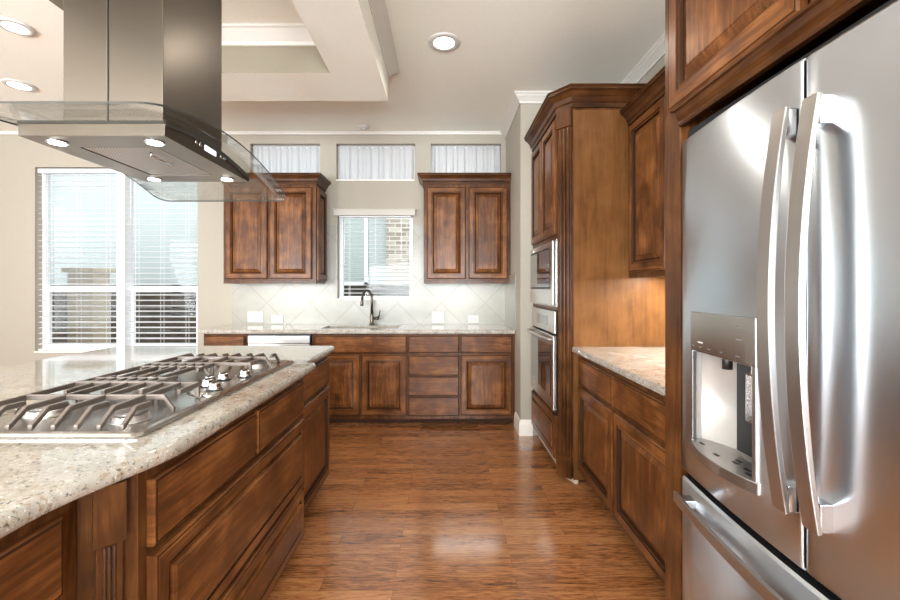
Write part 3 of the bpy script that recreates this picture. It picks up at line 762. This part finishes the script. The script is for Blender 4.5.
# control panel, paddle, drip tray
def bow_box(b, ya, yb, out, zz0, zz1, m=0, n=8, back=.006):
    ys = [ya+(yb-ya)*i/n for i in range(n+1)]
    b.loft([[(xf(y)-out, y, z) for y in ys]+[(xf(y)+back, y, z) for y in reversed(ys)] for z in (zz0, zz1)], m)
q = B(); bow_box(q, .925, 1.203, .006, 1.127, 1.236); obj('control_panel', q, 'steel_top', dn, .002)
for y, z, w, h in ((1.186, 1.140, .006, .0025), (1.148, 1.140, .006, .0025), (1.104, 1.140, .007, .0025), (1.05, 1.140, .005, .0025), (.985, 1.140, .008, .0025), (.980, 1.208, .007, .0025), (.980, 1.180, .010, .0025)):
    q = B(); bow_box(q, y-w, y+w, .0066, z, z+h, 0, 1, -.0055); obj('button_mark', q, 'grey_mark', dn)
q = B(); bow_box(q, 1.135, 1.160, .0066, 1.152, 1.156, 0, 1, -.0055); obj('light_mark', q, 'white_plastic', dn)
for a, c in ((.926, .938), (1.192, 1.202)):
    q = B(); bow_box(q, a, c, .005, .872, 1.127); obj('bezel', q, 'steel_handle', dn, .001)
q = B(); q.box(.716, .730, .957, 1.000, .985, 1.100); q.box(.722, .745, .965, .992, 1.095, 1.122); obj('paddle', q, 'chrome', dn, .004)
q = B(); q.lathe([(.012, 0), (.012, .03), (.009, .034)], (.735, 1.09, 1.092), 10); obj('nozzle', q, 'black', dn)
q = B(); ys = [.92+.288*i/12 for i in range(13)]
q.loft([[(xf(y)-.004-.030*(1-(2*i/12-1)**2), y, z) for i, y in enumerate(ys)]+[(.755, y, z) for y in reversed(ys)] for z in (.846, .8735)])
tr = obj('drip_tray', q, 'steel_handle', dn, .002)
for y, x in ((1.16, .712), (1.08, .70), (1.04, .73), (.99, .715), (1.03, .715), (.965, .70)):
    q = B(); q.box(x-.004, x+.004, y-.009, y+.009, .8737, .8745); obj('drain_slot', q, 'black', dn)
# handles
def vhandle(yf, yn, zt, zb, parent, lab):
    b = B(); rings = []; n = 22
    for i in range(n+1):
        s = i/n; z = zb+(zt-zb)*s; k = 1-(2*s-1)**2
        x = .662-.034*k; th = .011+.004*k
        rings.append([(x, yn, z), (x, yf, z), (x+th, yf-.002, z), (x+th, yn+.002, z)])
    b.loft(rings); h = obj('handle', b, 'steel_handle', parent, .002)
    for z0, z1 in ((zt-.055, zt-.003), (zb+.003, zb+.055)):
        q = B(); q.box(.668, xf((yf+yn)/2)+.004, yn+.002, yf-.004, z0, z1); obj('handle_mount', q, 'chrome', h, .002)
vhandle(.847, .813, 1.655, .862, ld, 'l'); vhandle(.777, .743, 1.650, .862, rd, 'r')
b = B(); rings = []; n = 22
for i in range(n+1):
    s = i/n; y = .37+.87*s; x = .676-.034*(1-(2*s-1)**2)
    rings.append([(x, y, .676), (x, y, .706), (x+.012, y, .704), (x+.012, y, .678)])
b.loft(rings); h = obj('handle', b, 'steel_handle', fd, .002)
for y in (.39, 1.195):
    q = B(); q.box(.680, xf(y)+.004, y-.012, y+.025, .680, .702); obj('handle_mount', q, 'chrome', h, .002)

t = thing('fridge_surround', 'dark wood cabinet and side panels framing the refrigerator', 'cabinet', (1.15, .85, 0))
b = B(); b.box(.75, XR-.003, 1.335, 1.426, 0, 2.42); obj('side_panel', b, ['frame_v'], t, .002)
b = B(); b.box(.75, XR-.003, .225, .28, 0, 2.42); obj('side_panel', b, ['frame_v'], t, .002)
b = B(); b.box(.755, XR-.003, .2805, 1.3345, 1.868, 2.42, 0); obj('body', b, ['mould_h'], t, .001)
FF = Fr(.75, 0, '-x')
b = B(); pr = [(.012, 1.8145), (-.004, 1.8145), (-.007, 1.822), (-.003, 1.832), (-.012, 1.842), (-.017, 1.858), (-.024, 1.862), (-.024, 1.868), (.012, 1.868)]
b.loft([[(.75+x, .2805, z) for x, z in pr], [(.75+x, 1.334, z) for x, z in pr]]); obj('light_rail', b, 'mould_h', t)
for a, c in ((.8645, 1.368), (.336, .838)):
    d = B(); front(d, FF, a, c, 1.872, 2.40, 'door', .0012); obj('door', d, WOOD3, t)
b = B(); b.sweep([(.75, 1.426), (.75, .225)], at_z(wc, 2.49), False, side=1); b.box(.754, XR-.003, .228, 1.424, 2.421, 2.487); obj('crown_moulding', b, 'mould_h', t)

# ------------------------------------------------------------------ island
GI = 'island base units'
FI1 = Fr(-.785, 0, '+x'); FI2 = Fr(-.711, 0, '+x'); FI3 = Fr(-.776, 0, '+x')
cabinet('island_cabinet', 'set-back island cabinet at the near end, left of the fluted post', 'cabinet', FI1, .16, .899, 1.30, .085, .872, [('drawer', 'slab', .20, .847, .682, .842), ('door', 'door', .20, .515, .11, .662), ('door', 'door', .533, .847, .11, .662)], group=GI)
c2 = cabinet('island_cabinet', 'island cabinet under the cooktop with two small and two wide drawers', 'cabinet', FI2, .975, 2.125, 1.374, .072, .872,
        [('drawer', 'slab', 1.003, 1.542, .684, .845), ('drawer', 'slab', 1.566, 2.072, .684, .845), ('drawer', 'wide', 1.003, 2.072, .345, .662), ('drawer', 'wide', 1.003, 2.072, .085, .330)], group=GI)
c3 = cabinet('island_cabinet', 'island cabinet at the far end with one drawer over one door', 'cabinet', FI3, 2.127, 2.80, 1.309, .072, .872, [('drawer', 'slab', 2.16, 2.775, .684, .845), ('door', 'door', 2.16, 2.775, .085, .660)], group=GI)
t = thing('corner_post', 'fluted dark wood corner post of the island, nearest the camera', 'post', (-.80, .937, 0))
b = B(); b.prism([(-.786, .9005), (-.712, .9735), (-.95, .9735), (-.95, .9005)], 0, .872); obj('core', b, ['mould_v'], t)
ux, uy = .074, .073; ln = math.hypot(ux, uy); FQ = Fr(-.786+.025*ux/ln, .9005+.025*uy/ln, ((ux/ln, uy/ln), (uy/ln, -ux/ln)))
pilaster(FQ, .056, t, .13, .15, .870, 0.001)
SHOE = [(0, 0), (.02, 0), (.018, .010), (.010, .018), (0, .02)]
b = B(); b.sweep([(-.7805, 1.0), (-.7805, 2.124)], SHOE); obj('shoe_moulding', b, 'shoe', c2)
b = B(); b.sweep([(-.8455, 2.128), (-.8455, 2.7995), (-1.2, 2.7995)], SHOE); obj('shoe_moulding', b, 'shoe', c3)

def smooth(a): return a*a*(3-2*a)
out = []
out += [(-2.20, .10), (-.765, .10), (-.750, .115)]
out += [(-.748, .5), (-.748, .76)]
for i in range(1, 16): s = i/15; out.append((-.748+.078*smooth(s), .76+.34*s))
out += [(-.670, 1.4), (-.670, 1.8), (-.670, 2.19)]
for i in range(1, 6): a = math.pi/2*i/5; out.append((-.670-.022*(1-math.cos(a)), 2.19+.022*math.sin(a)))
out += [(-.72, 2.214), (-.730, 2.217), (-.738, 2.226), (-.739, 2.5), (-.739, 2.83)]
for i in range(1, 6): a = math.pi/2*i/5; out.append((-.739-.04*(1-math.cos(a)), 2.83+.04*math.sin(a)))
out += [(-2.17, 2.87)]
for i in range(1, 5): a = math.pi/2*i/4; out.append((-2.17-.04*math.sin(a), 2.87-.04*(1-math.cos(a))))
out += [(-2.21, .14)]
def inset(poly, d):
    n = len(poly); res = []
    for i in range(n):
        p, a, c = Vector(poly[i]), Vector(poly[i-1]), Vector(poly[(i+1) % n])
        d0, d1 = (p-a).normalized(), (c-p).normalized(); n0, n1 = Vector((-d0.y, d0.x)), Vector((-d1.y, d1.x))
        m = (n0+n1)/max(.5, 1+n0.dot(n1)); res.append((p.x+m.x*d, p.y+m.y*d))
    return res
prof = [(.010, .8735), (.004, .877), (.0, .886), (-.001, .896), (.001, .905), (.005, .911), (.011, .914)]
b = B(); b.loft([[(x, y, z) for x, y in inset(out, d)] for d, z in prof], 0, (True, True), True, True)
o = obj('countertop', b, 'granite', None, 0, (-1.45, 1.5, .8735)); tag(o, 'large cream granite island countertop under the gas cooktop', 'countertop')

# cooktop
t = thing('cooktop', 'stainless gas cooktop with dark iron grates on the island', 'cooktop', (-1.06, 1.65, .9145))
CX0, CX1, CY0, CY1 = -1.345, -.785, 1.078, 2.215
b = B(); rr = [(0, .9148, .02), (-.001, .921, .02), (.004, .927, .02), (.018, .9285, .018), (.024, .926, .016), (.03, .922, .014), (.045, .921, .012)]
b.loft([[(x, y, z) for x, y in rrect(CX0+i, CX1-i, CY0+i, CY1-i, r)] for i, z, r in rr], 0, (True, True), True, False)
obj('pan', b, 'steel_top', t)
# raised control deck
b = B(); deck = []
for h, sc_ in ((.9212, 1.0), (.928, .94), (.930, .86)):
    deck.append([(-.815-.15*sc_*math.sin(math.pi*i/16)**.6, 1.66-.185*sc_*math.cos(math.pi*i/16), h) for i in range(17)])
b.loft(deck, 0, (True, True), True, True); obj('control_deck', b, 'steel_top', t)
for kx, ky in ((-.842, 1.545), (-.838, 1.770), (-.900, 1.600), (-.900, 1.715), (-.922, 1.657)):
    b = B(); b.lathe([(.026, .9324), (.026, .937), (.022, .940), (.0205, .953), (.018, .957), (.001, .9575)], (kx, ky, 0), 20); kb = obj('knob', b, 'chrome', t)
    q = B(); q.lathe([(.029, .9301), (.029, .9318), (.0275, .9322)], (kx, ky, 0), 20); obj('skirt', q, 'black', kb)
    q = B(); q.box(kx-.002, kx+.002, ky-.018, ky+.018, .9576, .9605); obj('pointer', q, 'black', kb)
burn = [(-.905, 1.215, .045), (-1.20, 1.275, .05), (-1.16, 1.66, .06), (-.905, 2.04, .045), (-1.20, 2.02, .05)]
for bx, by, r in burn:
    b = B(); b.lathe([(r*1.15, .9212), (r*1.1, .925), (r, .930), (r, .938), (r*.95, .940), (.001, .940)], (bx, by, 0), 28); bb = obj('burner', b, 'steel_handle', t)
    q = B(); q.lathe([(r*.90, .9402), (r*.94, .943), (r*.9, .949), (r*.6, .951), (.001, .9512)], (bx, by, 0), 28); obj('burner_cap', q, 'burner', bb)
def grate(y0, y1, x0, x1, near, far, cut=None):
    b = B(); zt = .968; h = .016
    ym = (y0+y1)/2; n = 8
    for i in range(n):
        x = x0+.03+(x1-x0-.06)*i/(n-1)
        a = [(x, y0+.004, .930), (x, y0+.012, .934), (x, y0+.055, zt), (x, ym-.02, zt)] if near else [(x, y0+.005, zt), (x, ym-.02, zt)]
        c = [(x, ym+.02, zt), (x, y1-.055, zt), (x, y1-.012, .934), (x, y1-.004, .930)] if far else [(x, ym+.02, zt), (x, y1-.005, zt)]
        if i % 2 == 0: b.bar(a[:-1]+c[1:], (1, 0, 0), .012, h)
        else:
            a[-1] = (x, ym-.065, zt-.002); c[0] = (x, ym+.065, zt-.002)
            b.bar(a, (1, 0, 0), .012, h); b.bar(c, (1, 0, 0), .012, h)
    for y in ([ym] if near or far else [y0+.07, y1-.07]):
        b.bar([(x0, y, .930), (x0+.006, y, .935), (x0+.03, y, zt), (x1-.03, y, zt), (x1-.006, y, .935), (x1, y, .930)], (0, 1, 0), .012, h)
    if not near: b.bar([(x0+.024, y0+.006, zt), (x1-.024, y0+.006, zt)], (0, 1, 0), .012, h)
    if not far: b.bar([(x0+.024, y1-.006, zt), (x1-.024, y1-.006, zt)], (0, 1, 0), .012, h)
    for x in (x0+.03, x1-.03):
        for y in ((y1-.008,) if near else (y0+.008,) if far else (y0+.008, y1-.008)): b.box(x-.007, x+.007, y-.006, y+.006, .9222, zt-.002)
    return obj('grate', b, 'iron', t, .0025)
grate(1.112, 1.470, -1.315, -.828, True, False)
grate(1.476, 1.845, -1.315, -.985, False, False)
grate(1.851, 2.185, -1.315, -.828, False, True)

# ------------------------------------------------------------------ island hood
t = thing('range_hood', 'stainless island range hood with curved glass canopy hanging above the cooktop', 'range hood', (-1.119, 1.62, 1.79))
GX0, GX1, GY0, GY1 = -1.449, -.789, 1.12, 2.14; GC, GH = 1.63, .51
def zg(y): q = (y-GC)/GH; return 1.77-.025*q+.088*(1-q*q)
def zb(y): return zg(y)-.013
b = B(); d = .115
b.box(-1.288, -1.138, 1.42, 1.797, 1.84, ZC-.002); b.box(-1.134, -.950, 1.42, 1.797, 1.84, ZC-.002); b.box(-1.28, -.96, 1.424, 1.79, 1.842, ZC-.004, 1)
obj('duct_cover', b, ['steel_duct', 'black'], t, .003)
b = B(); HX0, HX1, HY0, HY1 = -1.352, -.886, 1.333, 1.906; HB = 1.786
ys = [HY0+(HY1-HY0)*i/16 for i in range(17)]
for X in (HX0, HX1): b.face([(X, y, zb(y)) for y in ys]+[(X, HY1, HB), (X, HY0, HB)], 1)
for i in range(16): b.face([(HX0, ys[i], zb(ys[i])), (HX1, ys[i], zb(ys[i])), (HX1, ys[i+1], zb(ys[i+1])), (HX0, ys[i+1], zb(ys[i+1]))])
for y in (HY0, HY1): b.face([(HX0, y, HB), (HX1, y, HB), (HX1, y, zb(y)), (HX0, y, zb(y))], 1)
FXA, FXB, FYA, FYB = HX0+.10, HX1-.10, HY0+.11, HY1-.11
def rz(r, z): return [(r[0], r[2], z), (r[1], r[2], z), (r[1], r[3], z), (r[0], r[3], z)]
b.loft([rz((HX0, HX1, HY0, HY1), HB), rz((FXA, FXB, FYA, FYB), HB), rz((FXA, FXB, FYA, FYB), HB+.012)], 0, (False, True))
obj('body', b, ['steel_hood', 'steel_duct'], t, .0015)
for X, sg in ((HX0, -1), (HX1, 1)):  # dark bands standing in for the flange's reflection along the body top
    q = B(); q.loft([[(X+sg*.0002, y, zb(y)-.013), (X+sg*.004, y, zb(y)-.013), (X+sg*.004, y, zb(y)+.004), (X+sg*.0002, y, zb(y)+.004)] for y in ys]); obj('reflection_band', q, 'glass_edge', t)
q = B(); q.box(HX0, HX1, HY0-.004, HY0-.0002, zb(HY0)-.004, zb(HY0)+.004); obj('reflection_band', q, 'glass_edge', t)
b = B(); b.box(FXA+.006, FXB-.006, FYA+.006, FYB-.006, HB+.002, HB+.011); fl = obj('filter', b, 'filter', t)
q = B(); q.tube([(FXB-.06, 1.50, HB+.002), (FXB-.06, 1.50, HB-.010), (FXB-.06, 1.62, HB-.010), (FXB-.06, 1.62, HB+.002)], .004, 8); obj('filter_handle', q, 'chrome', fl)
for x in (HX0+.075, HX1-.07):
    for y in (HY0+.055, HY1-.055):
        q = B(); q.lathe([(.030, -.004), (.030, 0.001), (.024, -.0045)], (x, y, HB), 20); lp = obj('lamp', q, 'chrome', t)
        q = B(); q.lathe([(.023, -.0062), (.023, -.0048)], (x, y, HB), 20); obj('lamp_lens', q, 'lens', lp)
        light('lamp_glow', 'SPOT', (x, y, HB-.012), (0, 0, 0), 2.5, (1, .93, .8), .02, None, t, 2.4)
q = B(); q.box(HX1, HX1+.002, 1.555, 1.63, HB+.028, HB+.050); obj('display', q, 'display', t)
for y in (1.50, 1.525, 1.665, 1.69):
    q = B(); q.lathe([(.008, 0.0002), (.008, .003), (.006, .004)], (HX1, y, HB+.038), 12, 0, 'x'); obj('button', q, 'chrome', t)
b = B(); n = 40; r = .055; rows = []
for i in range(n+1):
    s = (1-math.cos(math.pi*i/n))/2; y = GY0+(GY1-GY0)*s
    e = min(y-GY0, GY1-y); ins = r-math.sqrt(max(0, r*r-(r-e)**2)) if e < r else 0
    rows.append((y, GX0+ins, GX1-ins))
K = 8
for sgn, dz in ((0, 0), (1, .006)):
    for i in range(n):
        for k_ in range(K):
            y, a, c = rows[i]; y2, a2, c2 = rows[i+1]; u, v = k_/K, (k_+1)/K
            b.face([(a+(c-a)*u, y, zg(y)+dz), (a+(c-a)*v, y, zg(y)+dz), (a2+(c2-a2)*v, y2, zg(y2)+dz), (a2+(c2-a2)*u, y2, zg(y2)+dz)], 0, True)
for i in range(n):
    for s in (1, 2):
        p, q_ = rows[i], rows[i+1]
        b.face([(p[s], p[0], zg(p[0])), (q_[s], q_[0], zg(q_[0])), (q_[s], q_[0], zg(q_[0])+.006), (p[s], p[0], zg(p[0])+.006)], 1)
for p in (rows[0], rows[-1]):
    for k_ in range(K):
        u, v = k_/K, (k_+1)/K; a, c = p[1], p[2]
        b.face([(a+(c-a)*u, p[0], zg(p[0])), (a+(c-a)*v, p[0], zg(p[0])), (a+(c-a)*v, p[0], zg(p[0])+.006), (a+(c-a)*u, p[0], zg(p[0])+.006)], 1)
obj('glass_canopy', b, ['hood_glass', 'glass_edge'], t)

# ------------------------------------------------------------------ ceiling fixtures
def can(label, x, y, z, p, k=1.1):
    t = thing('recessed_light', label, 'light', (x, y, z), 'recessed ceiling lights')
    b = B(); b.lathe([(.062*k, -.002), (.070*k, -.012), (.098*k, -.008), (.104*k, -.001)], (x, y, z), 32); obj('trim_ring', b, 'white_plastic', t)
    b = B(); b.lathe([(.066*k, -.0085), (.050*k, -.011), (.001, -.012)], (x, y, z), 32); obj('lens', b, 'lens', t)
    light('can_glow', 'SPOT', (x, y, z-.03), (0, 0, 0), p, (1, .93, .82), .06, None, t, 2.6)
can('round recessed light in the ceiling over the aisle, near the oven tower', 0, 2.94, ZC-.0005, 22)
can('round recessed light in the lowered soffit, left of the hood', -2.366, 2.316, ZS-.0005, 18, .82)
can('round recessed light in the high ceiling near the large window', -3.60, 3.56, ZC-.0005, 8)
t = thing('smoke_detector', 'round white smoke detector on the ceiling above the sink window', 'smoke detector', (-.85, 4.46, ZC))
b = B(); b.lathe([(.062, -.0005), (.062, -.014), (.050, -.026), (.030, -.030), (.001, -.030)], (-.85, 4.46, ZC), 28); obj('body', b, 'white_plastic', t)
b = B(); b.lathe([(.022, -.0302), (.022, -.032), (.001, -.0325)], (-.85, 4.46, ZC), 20); obj('cap', b, 'white_vinyl', t)

# ------------------------------------------------------------------ outside
b = B(); b.box(-16, 10, YB+.25, 22, -.35, -.25); tag(obj('ground', b, 'lawn'), kind='structure')
t = thing('neighbor_house', 'pale brick house wall seen through the sink window', 'house', (-.6, 8.2, -.25))
b = B(); b.box(-1.10, 4.0, 8.0, 8.5, -.25, 5.5); obj('brick_wall', b, 'brick', t)
b = B(); b.box(-12, -1.44, 8.15, 8.5, -.25, 5.5); obj('siding_wall', b, 'siding', t)
b = B(); b.box(-1.44, -1.10, 8.05, 8.5, -.25, 5.5); obj('corner_trim', b, 'siding', t)
b = B()
for a, c, p, q in ((-2.25, -2.17, 1.35, 2.9), (-1.54, -1.46, 1.35, 2.9), (-2.25, -1.46, 2.9, 2.98), (-2.25, -1.46, 1.35, 1.43)): b.box(a, c, 8.10, 8.15, p, q)
wf = obj('window_frame', b, 'white_vinyl', t)
b = B(); b.box(-2.17, -1.54, 8.12, 8.13, 1.43, 2.9); obj('window_pane', b, 'dull_glass', wf)
t = thing('fence', 'dark wooden fence outside, low in the windows', 'fence', (-4, 6.6, -.25))
b = B()
for i in range(13): b.box(-12, 3.5, 6.60, 6.62, -.17+.118*i, -.17+.118*i+.110)
obj('boards', b, 'fence', t)
for i in range(7):
    b = B(); b.box(-11.5+2.4*i, -11.4+2.4*i, 6.621, 6.71, -.25, 1.38); obj('post', b, 'fence', t)
t = thing('patio_pier', 'tan masonry pier outside the left half of the large window', 'pier', (-4.77, 5.65, -.25))
b = B(); b.box(-4.94, -4.60, 5.5, 5.8, -.05, 1.52); obj('shaft', b, 'stucco', t, .01)
b = B(); b.box(-4.98, -4.56, 5.46, 5.84, -.25, -.05); obj('base', b, 'stucco', t, .01)
b = B(); b.box(-4.98, -4.56, 5.46, 5.84, 1.52, 1.58); obj('cap', b, 'stucco', t, .01)
